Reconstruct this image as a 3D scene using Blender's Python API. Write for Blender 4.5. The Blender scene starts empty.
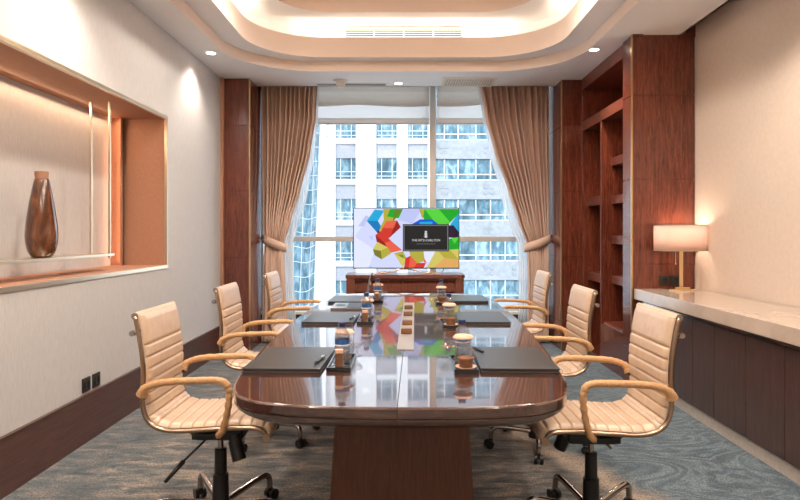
import bpy, bmesh, math, random
from mathutils import Vector, Matrix
random.seed(7)
S = bpy.context.scene
COL = S.collection
PI = math.pi
H = 1.28                                   # eye height of the photograph

# ------------------------------------------------------------------ materials
def mat(name, color=(.8, .8, .8), rough=.5, metal=0., coat=0., coat_rough=.05, trans=0., ior=1.45, alpha=1., spec=.5,
        emit=None, estr=1., sheen=0.):
    m = bpy.data.materials.new(name); m.use_nodes = True
    b = m.node_tree.nodes['Principled BSDF']
    b.inputs['Base Color'].default_value = (*color, 1)
    b.inputs['Roughness'].default_value = rough
    b.inputs['Metallic'].default_value = metal
    b.inputs['Coat Weight'].default_value = coat
    b.inputs['Coat Roughness'].default_value = coat_rough
    b.inputs['Transmission Weight'].default_value = trans
    b.inputs['IOR'].default_value = ior
    b.inputs['Specular IOR Level'].default_value = spec
    b.inputs['Sheen Weight'].default_value = sheen
    if emit:
        b.inputs['Emission Color'].default_value = (*emit, 1)
        b.inputs['Emission Strength'].default_value = estr
    return m

def N(m, t, **kw):
    n = m.node_tree.nodes.new(t)
    for k, v in kw.items(): setattr(n, k, v)
    return n
def L(m, a, b): m.node_tree.links.new(a, b)
def ramp(m, stops):
    r = N(m, 'ShaderNodeValToRGB'); cr = r.color_ramp
    while len(cr.elements) < len(stops): cr.elements.new(.5)
    for e, (p, c) in zip(cr.elements, stops): e.position = p; e.color = (*c, 1)
    return r
def coords(m, scale, space='Object', rot=(0, 0, 0)):
    tc = N(m, 'ShaderNodeTexCoord'); mp = N(m, 'ShaderNodeMapping')
    mp.inputs['Scale'].default_value = scale; mp.inputs['Rotation'].default_value = rot
    L(m, tc.outputs[space], mp.inputs['Vector']); return mp
def noisy(m, stops, scale=(1, 1, 1), nscale=5., detail=5., dist=0., bump=0., rough=.6, rot=(0, 0, 0), rvar=None):
    """noise -> ramp -> base colour, optional bump"""
    b = m.node_tree.nodes['Principled BSDF']
    mp = coords(m, scale, rot=rot)
    n = N(m, 'ShaderNodeTexNoise'); n.inputs['Scale'].default_value = nscale
    n.inputs['Detail'].default_value = detail; n.inputs['Distortion'].default_value = dist
    n.inputs['Roughness'].default_value = rough
    L(m, mp.outputs[0], n.inputs['Vector'])
    r = ramp(m, stops); L(m, n.outputs[0], r.inputs[0]); L(m, r.outputs[0], b.inputs['Base Color'])
    if bump:
        bp = N(m, 'ShaderNodeBump'); bp.inputs['Strength'].default_value = bump; bp.inputs['Distance'].default_value = .01
        L(m, n.outputs[0], bp.inputs['Height']); L(m, bp.outputs[0], b.inputs['Normal'])
    return m
def wood(name, dark, mid, light, scale, rough=.3, coat=.4, dist=1.2, ns=6.):
    m = mat(name, mid, rough, coat=coat, coat_rough=.035)
    b = m.node_tree.nodes['Principled BSDF']
    mp = coords(m, scale)
    n1 = N(m, 'ShaderNodeTexNoise'); n1.inputs['Scale'].default_value = ns; n1.inputs['Detail'].default_value = 6
    n1.inputs['Distortion'].default_value = dist
    n2 = N(m, 'ShaderNodeTexNoise'); n2.inputs['Scale'].default_value = ns * 6; n2.inputs['Detail'].default_value = 3
    L(m, mp.outputs[0], n1.inputs['Vector']); L(m, mp.outputs[0], n2.inputs['Vector'])
    mx = N(m, 'ShaderNodeMix'); mx.data_type = 'FLOAT'; mx.inputs[0].default_value = .35
    L(m, n1.outputs[0], mx.inputs[2]); L(m, n2.outputs[0], mx.inputs[3])
    r = ramp(m, [(.32, dark), (.5, mid), (.68, light)])
    L(m, mx.outputs[0], r.inputs[0]); L(m, r.outputs[0], b.inputs['Base Color'])
    return m

M = {}
M['wood_v'] = wood('mahogany_vertical', (.052, .011, .006), (.135, .030, .015), (.215, .055, .028), (9, 9, .7), .25, .55)
M['wood_table'] = wood('mahogany_table', (.018, .006, .004), (.050, .015, .008), (.10, .030, .015), (9, .7, 9), .25, 1.)
M['wood_dark'] = wood('dark_walnut_vertical', (.036, .017, .013), (.064, .031, .024), (.10, .050, .038), (10, 10, .6), .3, .3)
M['wood_base'] = wood('dark_walnut_length', (.055, .024, .019), (.085, .038, .030), (.115, .055, .043), (8, .6, 8), .35, .15)
M['wood_h'] = wood('mahogany_shelf', (.085, .020, .011), (.15, .038, .021), (.22, .065, .038), (8, 1.2, 8), .3, .3)
M['wood_table'].node_tree.nodes['Principled BSDF'].inputs['Coat IOR'].default_value = 2.2
M['wood_v'].node_tree.nodes['Principled BSDF'].inputs['Coat IOR'].default_value = 1.55
M['wood_ped'] = wood('walnut_pedestal', (.075, .026, .013), (.105, .037, .018), (.14, .05, .026), (14, 14, .8), .4, .1)
M['wood_console'] = wood('console_wood', (.10, .028, .016), (.16, .048, .028), (.22, .075, .045), (10, 10, 1), .35, .3)
M['wall'] = noisy(mat('fabric_wallcovering', rough=.85), [(.35, (.52, .495, .478)), (.65, (.60, .575, .558))], (60, 60, 5), 4, 4, bump=.06)
M['wall_r'] = noisy(mat('plaster_wallcovering', rough=.8), [(.35, (.575, .465, .38)), (.65, (.61, .50, .41))], (1, 1, 1), 30, 6, bump=.05)
M['salmon'] = noisy(mat('copper_paint', rough=.7), [(.3, (.37, .185, .115)), (.7, (.42, .215, .135))], (1, 1, 1), 40, 3, bump=.04)
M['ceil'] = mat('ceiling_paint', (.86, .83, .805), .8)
M['ceil_warm_tint'] = mat('ceiling_warm_light_tint', (.84, .69, .585), .8)  # warm light put into the colour of step faces and raised panel
M['cham'] = mat('champagne_metal', (.66, .56, .42), .3, 1.)
M['brass'] = mat('brass', (.62, .42, .20), .28, 1.)
M['gold'] = mat('polished_gold', (.85, .66, .40), .14, 1.)
M['rosegold'] = mat('rose_gold', (.83, .55, .38), .25, 1.)
M['chrome'] = mat('chrome', (.78, .76, .74), .1, 1.)
M['chrome_w'] = mat('bronzed_chrome', (.44, .40, .375), .14, 1.)
M['alu'] = mat('window_aluminium', (.66, .61, .56), .4, .2)
M['rail'] = mat('bronze_rail', (.42, .30, .21), .28, 1.)
M['strip'] = mat('beige_metal', (.30, .27, .25), .4, .2)
M['copper_dark'] = mat('dark_copper', (.30, .16, .075), .35, .8)
M['black'] = mat('black_plastic', (.012, .011, .011), .35)
M['blackgloss'] = mat('black_gloss', (.012, .012, .013), .12, coat=.5)
M['dkgrey'] = mat('dark_socket', (.03, .026, .024), .4)
M['seam'] = mat('leather_seam_shade', (.42, .265, .155), .5)  # darker rib grooves: stitch lines with their shade put into the colour
M['leather'] = noisy(mat('tan_leather', rough=.33, coat=.45, coat_rough=.25), [(.3, (.56, .395, .27)), (.7, (.63, .46, .335))], (1, 1, 1), 30, 4, bump=.04)
M['sleeve'] = noisy(mat('tan_sleeve', rough=.5), [(.3, (.47, .25, .11)), (.7, (.60, .35, .17))], (1, 1, 1), 45, 5, dist=1.5, bump=.5)
M['pad'] = noisy(mat('black_leather', rough=.36, coat=.2, coat_rough=.3), [(.3, (.030, .029, .029)), (.7, (.045, .043, .042))], (1, 1, 1), 120, 3, bump=.05)
M['marble'] = noisy(mat('cream_stone', rough=.14, coat=.3), [(.3, (.49, .385, .31)), (.6, (.56, .455, .375)), (.8, (.52, .41, .33))], (1, 1, 1), 7, 6, dist=.6)
M['stone'] = noisy(mat('skirting_stone', rough=.5), [(.3, (.46, .385, .33)), (.7, (.56, .48, .42))], (1, 1, 1), 30, 5)
M['curtain'] = noisy(mat('curtain_fabric', rough=.75, sheen=.3), [(.3, (.56, .375, .27)), (.7, (.65, .45, .335))], (90, 90, 4), 4, 3)
M['vase'] = noisy(mat('vase_glaze', rough=.12, coat=.8), [(.34, (.035, .012, .006)), (.5, (.085, .028, .011)), (.68, (.19, .07, .028))], (3, 3, 1), 4, 6, dist=1.2)
M['vase_neck'] = mat('vase_neck_clay', (.33, .17, .10), .6)
M['peach'] = mat('peach_paper', (.66, .42, .30), .7)
M['brownbox'] = noisy(mat('brown_card', rough=.45), [(.3, (.12, .05, .022)), (.7, (.19, .085, .038))], (1, 1, 1), 60, 3)
M['cap_blue'] = mat('navy_cap', (.012, .016, .09), .35)
M['label_blue'] = mat('blue_label', (.02, .085, .26), .3)
M['label_white'] = mat('white_label', (.75, .78, .82), .4)
M['white_pl'] = mat('white_plastic', (.78, .74, .68), .5)
M['vent'] = mat('vent_metal', (.80, .72, .60), .45)
M['vent_dark'] = mat('vent_recess', (.05, .045, .04), .8)
M['shade'] = mat('lampshade_fabric', (.86, .70, .60), .8)
M['glow'] = mat('downlight_lens', (1, 1, 1), .4, emit=(1, .90, .76), estr=9)
M['facade'] = noisy(mat('white_stone_facade', rough=.8), [(.3, (.66, .66, .66)), (.7, (.71, .71, .71))], (1, 1, 1), 3, 2)
M['spandrel'] = noisy(mat('grey_spandrel', rough=.7), [(.3, (.24, .25, .285)), (.7, (.33, .34, .375))], (1, 1, 1), 9, 5)
M['spandrel_l'] = noisy(mat('pale_spandrel', rough=.7), [(.3, (.22, .24, .26)), (.7, (.30, .32, .34))], (1, 1, 1), 3, 5)
M['fwin'] = noisy(mat('blue_facade_glass', rough=.12, coat=.1), [(.33, (.035, .10, .14)), (.5, (.085, .18, .235)), (.66, (.25, .37, .42))], (1.2, 1, .5), 1.6, 2, dist=.6)  # noise in the colour stands for blurred reflections in the panes
M['fwin_d'] = noisy(mat('deep_blue_facade_glass', rough=.12, coat=.1), [(.33, (.022, .065, .09)), (.5, (.06, .135, .18)), (.66, (.17, .27, .32))], (1.2, 1, .5), 1.6, 2, dist=.6)  # darker glass, reflections likewise drawn into its colour by noise
M['fframe'] = mat('facade_frame', (.62, .68, .70), .5)
M['bounce_ground'] = noisy(mat('pale_bounce_ground', rough=.9), [(.3, (.62, .61, .58)), (.7, (.70, .69, .66))], (1, 1, 1), 3, 3)  # unseen ground, made pale to bounce daylight into the room
M['shell'] = mat('outer_shell', (.5, .5, .5), .9)

def glassy(name, tint, fac_min, rough=.02):
    """thin clear sheet: see-through with a fresnel sheen"""
    m = bpy.data.materials.new(name); m.use_nodes = True
    nt = m.node_tree; nt.nodes.clear()
    o = N(m, 'ShaderNodeOutputMaterial'); mx = N(m, 'ShaderNodeMixShader')
    t = N(m, 'ShaderNodeBsdfTransparent'); t.inputs[0].default_value = (*tint, 1)
    g = N(m, 'ShaderNodeBsdfGlossy'); g.inputs['Roughness'].default_value = rough
    lw = N(m, 'ShaderNodeLayerWeight'); pw = N(m, 'ShaderNodeMath', operation='POWER'); pw.inputs[1].default_value = 3
    f = N(m, 'ShaderNodeMath', operation='MULTIPLY'); f.inputs[1].default_value = .75
    L(m, lw.outputs['Facing'], pw.inputs[0]); L(m, pw.outputs[0], f.inputs[0])
    ad = N(m, 'ShaderNodeMath', operation='ADD'); ad.inputs[1].default_value = fac_min
    L(m, f.outputs[0], ad.inputs[0]); L(m, ad.outputs[0], mx.inputs[0])
    L(m, t.outputs[0], mx.inputs[1]); L(m, g.outputs[0], mx.inputs[2]); L(m, mx.outputs[0], o.inputs[0])
    return m
M['pane'] = glassy('window_glass', (.97, .985, .99), .02)
M['bottle'] = glassy('clear_bottle', (.80, .79, .79), .20, .06)
M['glass'] = glassy('clear_tumbler', (.96, .965, .97), .06, .03)

def fabric_trans(name, color, tfac, transp=0.):
    m = bpy.data.materials.new(name); m.use_nodes = True
    nt = m.node_tree; nt.nodes.clear()
    o = N(m, 'ShaderNodeOutputMaterial'); mx = N(m, 'ShaderNodeMixShader'); mx.inputs[0].default_value = tfac
    d = N(m, 'ShaderNodeBsdfDiffuse'); t = N(m, 'ShaderNodeBsdfTranslucent')
    mp = coords(m, (150, 150, 150)); n = N(m, 'ShaderNodeTexNoise'); n.inputs['Scale'].default_value = 3
    L(m, mp.outputs[0], n.inputs['Vector'])
    r = ramp(m, [(.3, tuple(c * .94 for c in color)), (.7, color)]); L(m, n.outputs[0], r.inputs[0])
    L(m, r.outputs[0], d.inputs[0]); L(m, r.outputs[0], t.inputs[0])
    L(m, d.outputs[0], mx.inputs[1]); L(m, t.outputs[0], mx.inputs[2])
    last = mx.outputs[0]
    if transp:
        m2 = N(m, 'ShaderNodeMixShader'); m2.inputs[0].default_value = transp
        tr = N(m, 'ShaderNodeBsdfTransparent'); L(m, last, m2.inputs[1]); L(m, tr.outputs[0], m2.inputs[2]); last = m2.outputs[0]
    L(m, last, o.inputs[0]); return m
M['blind_up'] = fabric_trans('blind_fabric_folded', (.82, .78, .73), .6)
M['blind_lo'] = fabric_trans('blind_fabric_single', (.90, .88, .86), .7, .12)
M['curtain'] = fabric_trans('curtain_cloth', (.80, .575, .455), .12)
M['sheer'] = fabric_trans('sheer_fabric', (.90, .90, .90), .55, .25)
M['shade'] = fabric_trans('lampshade_linen', (.86, .70, .63), .45)

def carpet():
    m = mat('patterned_carpet', rough=.95, sheen=.2)
    b = m.node_tree.nodes['Principled BSDF']
    tc = N(m, 'ShaderNodeTexCoord'); sep = N(m, 'ShaderNodeSeparateXYZ'); L(m, tc.outputs['Object'], sep.inputs[0])
    def mapn(scale, **kw):
        mp = N(m, 'ShaderNodeMapping'); mp.inputs['Scale'].default_value = scale; L(m, tc.outputs['Object'], mp.inputs['Vector'])
        n = N(m, 'ShaderNodeTexNoise')
        for k, v in kw.items(): n.inputs[k].default_value = v
        L(m, mp.outputs[0], n.inputs['Vector']); return n
    def mth(op, a, bb=None, clamp=False):
        n = N(m, 'ShaderNodeMath', operation=op); n.use_clamp = clamp
        for i, v in ((0, a), (1, bb)):
            if v is None: continue
            if isinstance(v, (int, float)): n.inputs[i].default_value = v
            else: L(m, v, n.inputs[i])
        return n.outputs[0]
    def mix(f, c1, c2):
        n = N(m, 'ShaderNodeMix'); n.data_type = 'RGBA'
        if isinstance(f, (int, float)): n.inputs[0].default_value = f
        else: L(m, f, n.inputs[0])
        for i, c in ((6, c1), (7, c2)):
            if isinstance(c, tuple): n.inputs[i].default_value = (*c, 1)
            else: L(m, c, n.inputs[i])
        return n.outputs[2]
    # streaky woven ground: slate, grey and sand yarns running across the room
    streak = mapn((1.7, 5.2, 1), Scale=2.8, Detail=9., Roughness=.72, Distortion=.4)
    gr = ramp(m, [(.39, (.05, .058, .062)), (.47, (.115, .12, .12)), (.54, (.20, .175, .15)), (.62, (.38, .29, .22))])
    L(m, streak.outputs[0], gr.inputs[0])
    # blue zone with contour lines like wood grain
    warp = mapn((.9, 1.5, 1), Scale=1.6, Detail=4., Roughness=.55, Distortion=.9)
    rings = mth('FRACT', mth('MULTIPLY', warp.outputs[0], 11.))
    line = mth('MULTIPLY', mth('ABSOLUTE', mth('SUBTRACT', rings, .5)), 2.)
    br = ramp(m, [(.0, (.03, .052, .085)), (.35, (.08, .125, .155)), (.75, (.165, .225, .25)), (1., (.26, .30, .31))])
    fine = mapn((3, 9, 1), Scale=5., Detail=6., Roughness=.7)
    L(m, mth('ADD', mth('MULTIPLY', line, .6), mth('MULTIPLY', mth('SUBTRACT', fine.outputs[0], .3), .9)), br.inputs[0])
    # zone boundary: a sandy river running forward along the right-hand chairs
    wob = mapn((1.6, 1.6, 1), Scale=1.5, Detail=3., Roughness=.5)
    s = mth('ADD', mth('ADD', sep.outputs[0], mth('MULTIPLY', sep.outputs[1], .463)), mth('MULTIPLY', mth('SUBTRACT', wob.outputs[0], .5), .35))
    zone = mth('MULTIPLY', mth('SUBTRACT', s, 2.52), 9., True)
    sand = mth('SUBTRACT', 1., mth('MULTIPLY', mth('ABSOLUTE', mth('SUBTRACT', s, 2.50)), 7.), True)
    left = mth('MULTIPLY', mth('SUBTRACT', mth('MULTIPLY', sep.outputs[0], -1.), 1.0), 1.2, True)
    c = mix(mth('MULTIPLY', zone, .92), gr.outputs[0], br.outputs[0])
    c = mix(mth('MULTIPLY', left, .35), c, br.outputs[0])
    c = mix(mth('MULTIPLY', sand, mth('MULTIPLY', fine.outputs[0], 1.5)), c, (.60, .46, .345))
    pile = mapn((1, 1, 1), Scale=110., Detail=3., Roughness=.6)
    pr = ramp(m, [(.38, (.36, .36, .36)), (.62, (1.15, 1.15, 1.15))]); L(m, pile.outputs[0], pr.inputs[0])
    mm = N(m, 'ShaderNodeMix'); mm.data_type = 'RGBA'; mm.blend_type = 'MULTIPLY'; mm.inputs[0].default_value = 1.
    L(m, c, mm.inputs[6]); L(m, pr.outputs[0], mm.inputs[7])
    L(m, mm.outputs[2], b.inputs['Base Color'])
    bp = N(m, 'ShaderNodeBump'); bp.inputs['Strength'].default_value = .5; bp.inputs['Distance'].default_value = .004
    L(m, pile.outputs[0], bp.inputs['Height']); L(m, bp.outputs[0], b.inputs['Normal'])
    return m
M['carpet'] = carpet()

# ------------------------------------------------------------------ mesh helpers
def obj(name, bm, m, parent=None, smooth=False, auto=None):
    bmesh.ops.recalc_face_normals(bm, faces=bm.faces[:])
    me = bpy.data.meshes.new(name); bm.to_mesh(me); bm.free()
    for x in (m if isinstance(m, (list, tuple)) else [m]): me.materials.append(M[x] if isinstance(x, str) else x)
    o = bpy.data.objects.new(name, me); COL.objects.link(o)
    if parent: o.parent = parent
    if smooth or auto:
        for p in me.polygons: p.use_smooth = True
        if auto: me.set_sharp_from_angle(angle=math.radians(auto))
    return o
def BM(): return bmesh.new()
def box(bm, x0, x1, y0, y1, z0, z1, bev=0., seg=2, mi=0):
    vs = [bm.verts.new((x, y, z)) for x in (x0, x1) for y in (y0, y1) for z in (z0, z1)]
    fs = []
    for q in ((0, 1, 3, 2), (4, 6, 7, 5), (0, 4, 5, 1), (2, 3, 7, 6), (0, 2, 6, 4), (1, 5, 7, 3)):
        f = bm.faces.new([vs[i] for i in q]); f.material_index = mi; fs.append(f)
    if bev:
        es = list({e for f in fs for e in f.edges})
        bmesh.ops.bevel(bm, geom=es, offset=bev, segments=seg, profile=.7, affect='EDGES')
    return bm
def tube(bm, pts, r, seg=10, cap=True, mi=0):
    """round tube along a polyline; r a number or one per point"""
    pts = [Vector(p) for p in pts]; n = len(pts)
    rs = r if isinstance(r, (list, tuple)) else [r] * n
    up = None; rings = []
    for i, p in enumerate(pts):
        t = (pts[min(i + 1, n - 1)] - pts[max(i - 1, 0)]).normalized()
        if up is None:
            up = Vector((0, 0, 1)) if abs(t.z) < .9 else Vector((1, 0, 0))
        a = (up - t * up.dot(t)).normalized(); up = a; b = t.cross(a)
        rings.append([bm.verts.new(p + (a * math.cos(2 * PI * k / seg) + b * math.sin(2 * PI * k / seg)) * rs[i]) for k in range(seg)])
    for i in range(n - 1):
        for k in range(seg):
            f = bm.faces.new((rings[i][k], rings[i][(k + 1) % seg], rings[i + 1][(k + 1) % seg], rings[i + 1][k])); f.material_index = mi
    if cap:
        for q in (rings[0], rings[-1]):
            f = bm.faces.new(q); f.material_index = mi
    return bm
def lathe(bm, prof, seg=24, c=(0, 0, 0), mi=0, sx=1., sy=1.):
    """profile [(r,z)...] around the z axis"""
    rings = []
    for r, z in prof:
        if r < 1e-5: rings.append([bm.verts.new((c[0], c[1], c[2] + z))])
        else: rings.append([bm.verts.new((c[0] + sx * r * math.cos(2 * PI * k / seg), c[1] + sy * r * math.sin(2 * PI * k / seg), c[2] + z)) for k in range(seg)])
    for a, b in zip(rings, rings[1:]):
        for k in range(seg):
            k2 = (k + 1) % seg
            if len(a) == 1 and len(b) == 1: continue
            if len(a) == 1: f = bm.faces.new((a[0], b[k2], b[k]))
            elif len(b) == 1: f = bm.faces.new((a[k], a[k2], b[0]))
            else: f = bm.faces.new((a[k], a[k2], b[k2], b[k]))
            f.material_index = mi
    return bm
def prism(bm, poly, axis, a, b, mi=0):
    """extrude a 2-D polygon along an axis from a to b"""
    def P(u, v, w): return {'x': (w, u, v), 'y': (u, w, v), 'z': (u, v, w)}[axis]
    A = [bm.verts.new(P(u, v, a)) for u, v in poly]; B = [bm.verts.new(P(u, v, b)) for u, v in poly]
    n = len(poly)
    for f in [bm.faces.new(A), bm.faces.new(B)] + [bm.faces.new((A[i], A[(i + 1) % n], B[(i + 1) % n], B[i])) for i in range(n)]:
        f.material_index = mi
    return bm
def spline(pts, per=8):
    P = [Vector(p) for p in pts]; out = []
    for i in range(len(P) - 1):
        p0, p1, p2, p3 = P[max(i - 1, 0)], P[i], P[i + 1], P[min(i + 2, len(P) - 1)]
        for k in range(per):
            t = k / per
            out.append(.5 * ((2 * p1) + (p2 - p0) * t + (2 * p0 - 5 * p1 + 4 * p2 - p3) * t * t + (3 * p1 - p0 - 3 * p2 + p3) * t ** 3))
    out.append(P[-1]); return out
def rrect(cx, cy, hx, hy, r, n=8):
    out = []
    for q, (sx, sy) in enumerate(((1, 1), (-1, 1), (-1, -1), (1, -1))):
        for k in range(n + 1):
            a = q * PI / 2 + k / n * PI / 2
            out.append((cx + sx * (hx - r) + r * math.cos(a), cy + sy * (hy - r) + r * math.sin(a)))
    return out

def thing(name, label, cat, loc=(0, 0, 0), rz=0., group=None):
    o = bpy.data.objects.new(name, None); COL.objects.link(o); o.empty_display_size = .1
    o.location = loc; o.rotation_euler = (0, 0, rz); return tag(o, label, cat, group)
def tag(o, label, cat, group=None):
    o['label'] = label; o['category'] = cat
    if group: o['group'] = group
    return o
def struct(name, bm, m, parent=None, label=None, **k):
    o = obj(name, bm, m, parent, **k)
    if parent is None: o['kind'] = 'structure'
    if label: o['label'] = label
    return o
def kids(o): return [c for c in COL.objects if c.parent == o]
def dup(o, loc, rz, label, group=None):
    def rec(src, par):
        c = src.copy(); COL.objects.link(c)
        if par: c.parent = par
        for k in tree.get(src.name, ()): rec(k, c)
        return c
    tree = {}
    for x in COL.objects:
        if x.parent: tree.setdefault(x.parent.name, []).append(x)
    r = rec(o, None); r.location = loc; r.rotation_euler = (0, 0, rz); r['label'] = label
    if group: r['group'] = group
    return r

# ------------------------------------------------------------------ room shell
XL, XR = -1.94, 2.43
ZC = 2.92                                   # lower ceiling
YW = 7.36                                   # window plane
YB = -1.7                                   # wall behind the viewer
b = BM(); box(b, XL - .6, XR + .2, YB - .2, YW + .3, -.12, 0); struct('floor', b, 'carpet', label='blue grey carpet woven with sandy streaks and wavy lines')

# left wall with its recessed niche
NY0, NY1, NZ0, NZ1, ND = 1.7, 4.93, 1.005, 2.209, .437
b = BM(); T = .6
box(b, XL - T, XL, YB, NY0, 0, 3.75); box(b, XL - T, XL, NY1, YW + .1, 0, 3.75)
box(b, XL - T, XL, NY0, NY1, 0, NZ0); box(b, XL - T, XL, NY0, NY1, NZ1, 3.75)
box(b, XL - T, XL - ND, NY0, NY1, NZ0, NZ1)
struct('wall_left', b, 'wall', label='pale fabric wall with a wide recessed niche')
b = BM(); e = .004
box(b, XL - ND, XL - .01, NY1 - e, NY1 + .001, NZ0, NZ1); box(b, XL - ND, XL - .01, NY0 - .001, NY0 + e, NZ0, NZ1)
box(b, XL - ND, XL - .01, NY0, NY1, NZ1 - e, NZ1 + .001); box(b, XL - ND, XL - .01, NY0, NY1, NZ0 - .001, NZ0 + e)
box(b, XL - ND, XL - ND + .10, NY1 - .055, NY1 - .04, NZ0, NZ1); box(b, XL - ND + .09, XL - ND + .10, NY1 - .085, NY1 - .04, NZ0, NZ1)
struct('trim_1', b, 'salmon', label='copper coloured lining of the wall niche')
b = BM(); w = .022; fx0, fx1 = XL - .02, XL + .006
box(b, fx0, fx1, NY0 - w, NY1 + .008, NZ1 - .006, NZ1 + w, .002); box(b, fx0, fx1, NY0 - w, NY1 + .008, NZ0 - w, NZ0 + .006, .002)
box(b, fx0, fx1, NY1 - .006, NY1 + .008, NZ0, NZ1, .002); box(b, fx0, fx1, NY0 - w, NY0 + .006, NZ0, NZ1, .002)
struct('trim_2', b, 'cham', label='champagne metal frame around the wall niche')
b = BM(); box(b, XL - .001, XL + .018, YB, 6.41, 0, .285); box(b, XL - .001, XL + .022, YB, 6.41, .285, .292)
struct('baseboard_left', b, 'wood_base', label='tall dark walnut skirting along the pale left wall')
b = BM(); box(b, XL, XL + .03, 6.37, 6.41, .292, ZC); struct('trim_3', b, 'salmon', label='thin copper strip where left wall meets the wood column')

# right wall, rear wall, window wall
b = BM(); box(b, XR, XR + .2, YB, YW + .1, 0, 3.75); struct('wall_right', b, 'wall_r', label='warm cream plaster wall above the counter')
b = BM(); box(b, XL - .6, XR + .2, YB - .2, YB, 0, 3.75); struct('wall_rear', b, 'wall')
b = BM()
box(b, XL, XR, YW - .04, YW + .25, 0, .29); box(b, XL, -1.78, YW - .04, YW + .25, .29, 3.75); box(b, 1.80, XR, YW - .04, YW + .25, .29, 3.75)
box(b, XL, XR, YW - .04, YW + .25, 3.2, 3.75)
struct('wall_window', b, 'wood_dark', label='low dark wall under the big window')
b = BM(); box(b, -1.78, 1.80, YW - .16, YW + .02, .29, .32, .004); struct('trim_4', b, 'white_pl', label='pale window sill behind the television console')

# ceiling: soffit, two stepped rounded coffers, light cove and raised panel
CX = .014
def ring_mesh(bm, inner, zi, outer, zo, mi=0):
    A = [bm.verts.new((x, y, zi)) for x, y in inner]; B = [bm.verts.new((x, y, zo)) for x, y in outer]
    n = len(A)
    for i in range(n): bm.faces.new((A[i], A[(i + 1) % n], B[(i + 1) % n], B[i])).material_index = mi
def rr(hx, yfar, r, ynear=-1.0): return rrect(CX, (yfar + ynear) / 2, hx, (yfar - ynear) / 2, r, 12)
E1 = rr(1.66, 6.13, .80); E2 = rr(1.452, 5.98, .66, -.85); E2b = rr(1.482, 6.01, .69, -.88); E3 = rr(1.66, 6.19, .80, -1.03); E4 = rr(1.20, 5.785, .5, -.6)
b = BM(); x0, x1, y0, y1 = XL, 2.32, YB, 6.76
cor = [(x1, y1), (x0, y1), (x0, y0), (x1, y0)]
V = [b.verts.new((x, y, ZC)) for x, y in E1]; C4 = [b.verts.new((x, y, ZC)) for x, y in cor]
for q in range(4):
    seg = V[q * 13:(q + 1) * 13]
    for i in range(12): b.faces.new((seg[i], seg[i + 1], C4[q]))
    b.faces.new((seg[-1], V[((q + 1) * 13) % 52], C4[(q + 1) % 4], C4[q]))
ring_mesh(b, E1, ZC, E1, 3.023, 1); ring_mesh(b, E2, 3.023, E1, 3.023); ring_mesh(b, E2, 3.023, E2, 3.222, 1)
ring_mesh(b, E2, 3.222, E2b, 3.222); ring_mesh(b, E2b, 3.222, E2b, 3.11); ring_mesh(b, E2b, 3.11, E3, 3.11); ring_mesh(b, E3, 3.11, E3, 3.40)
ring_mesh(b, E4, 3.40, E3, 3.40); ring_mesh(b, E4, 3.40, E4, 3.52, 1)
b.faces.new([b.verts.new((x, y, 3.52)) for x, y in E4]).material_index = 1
box(b, x1 - .02, x1, y0, y1, ZC, 3.0); box(b, x0, x1, y1 - .02, y1, ZC, 3.1)
bmesh.ops.remove_doubles(b, verts=b.verts[:], dist=.0004)
struct('ceiling', b, ['ceil', 'ceil_warm_tint'], auto=35, label='cream ceiling with stepped rounded coffer and lit cove')
b = BM(); box(b, XL - .6, XR + .2, YB - .2, YW + .3, 3.56, 3.80); struct('trim_5', b, 'shell')

# wood clad columns: near and far on the right, one on the left
SE = (.31, 1.01, 1.72, 2.42)
def column(name, x0, x1, y0, y1, inner, label):
    b = BM(); zs = [0.] + list(SE) + [2.96]
    for za, zb in zip(zs, zs[1:]): box(b, x0, x1, y0, y1, za + .004, zb - .004, .002, 1)
    box(b, x0 + .006, x1 - .006, y0 + .006, y1 - .006, 0, 2.96)
    o = struct(name, b, 'wood_v', label=label)
    b = BM(); xc = x0 if inner < 0 else x1
    box(b, xc - .007, xc + .007, y0 - .004, y0 + .012, 0, 2.95, .002); obj('brass_edge', b, 'brass', o)
    return o
column('trim_6', 1.905, XR - .005, 4.99, 5.20, -1, 'wood clad column beside the table lamp')
column('trim_7', 1.71, XR - .005, 6.47, 7.05, -1, 'wood clad column beside the right curtain')
column('trim_8', XL + .003, -1.64, 6.41, 6.94, 1, 'wood clad column at the end of the left wall')
b = BM(); box(b, 1.908, 1.99, 4.97, 5.0, ZC - .02, ZC + .2); box(b, 2.32, XR, 4.985, 5.2, 2.9, 3.3); struct('trim_9', b, 'wood_v')

# window: aluminium frame and panes
b = BM(); fy0, fy1 = YW - .05, YW + .06
for x in (-1.78, -1.425, .325, 1.56): box(b, x, x + .075, fy0, fy1, .30, 3.2, .004, 1)
box(b, -1.78, 1.80, fy0, fy1, .30, .37, .004, 1); box(b, -1.78, 1.80, fy0, fy1, 1.165, 1.225, .004, 1); box(b, -1.78, 1.80, fy0, fy1, 3.12, 3.2)
wf = struct('window_1', b, 'alu', label='tall window with grey metal mullions and a low crossbar')
for xa, xb in ((-1.705, -1.425), (-1.35, .325), (.40, 1.56)):
    for za, zb in ((.37, 1.165), (1.225, 3.12)):
        b = BM(); box(b, xa, xb, YW, YW + .006, za, zb); obj('pane', b, 'pane', wf)

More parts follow.
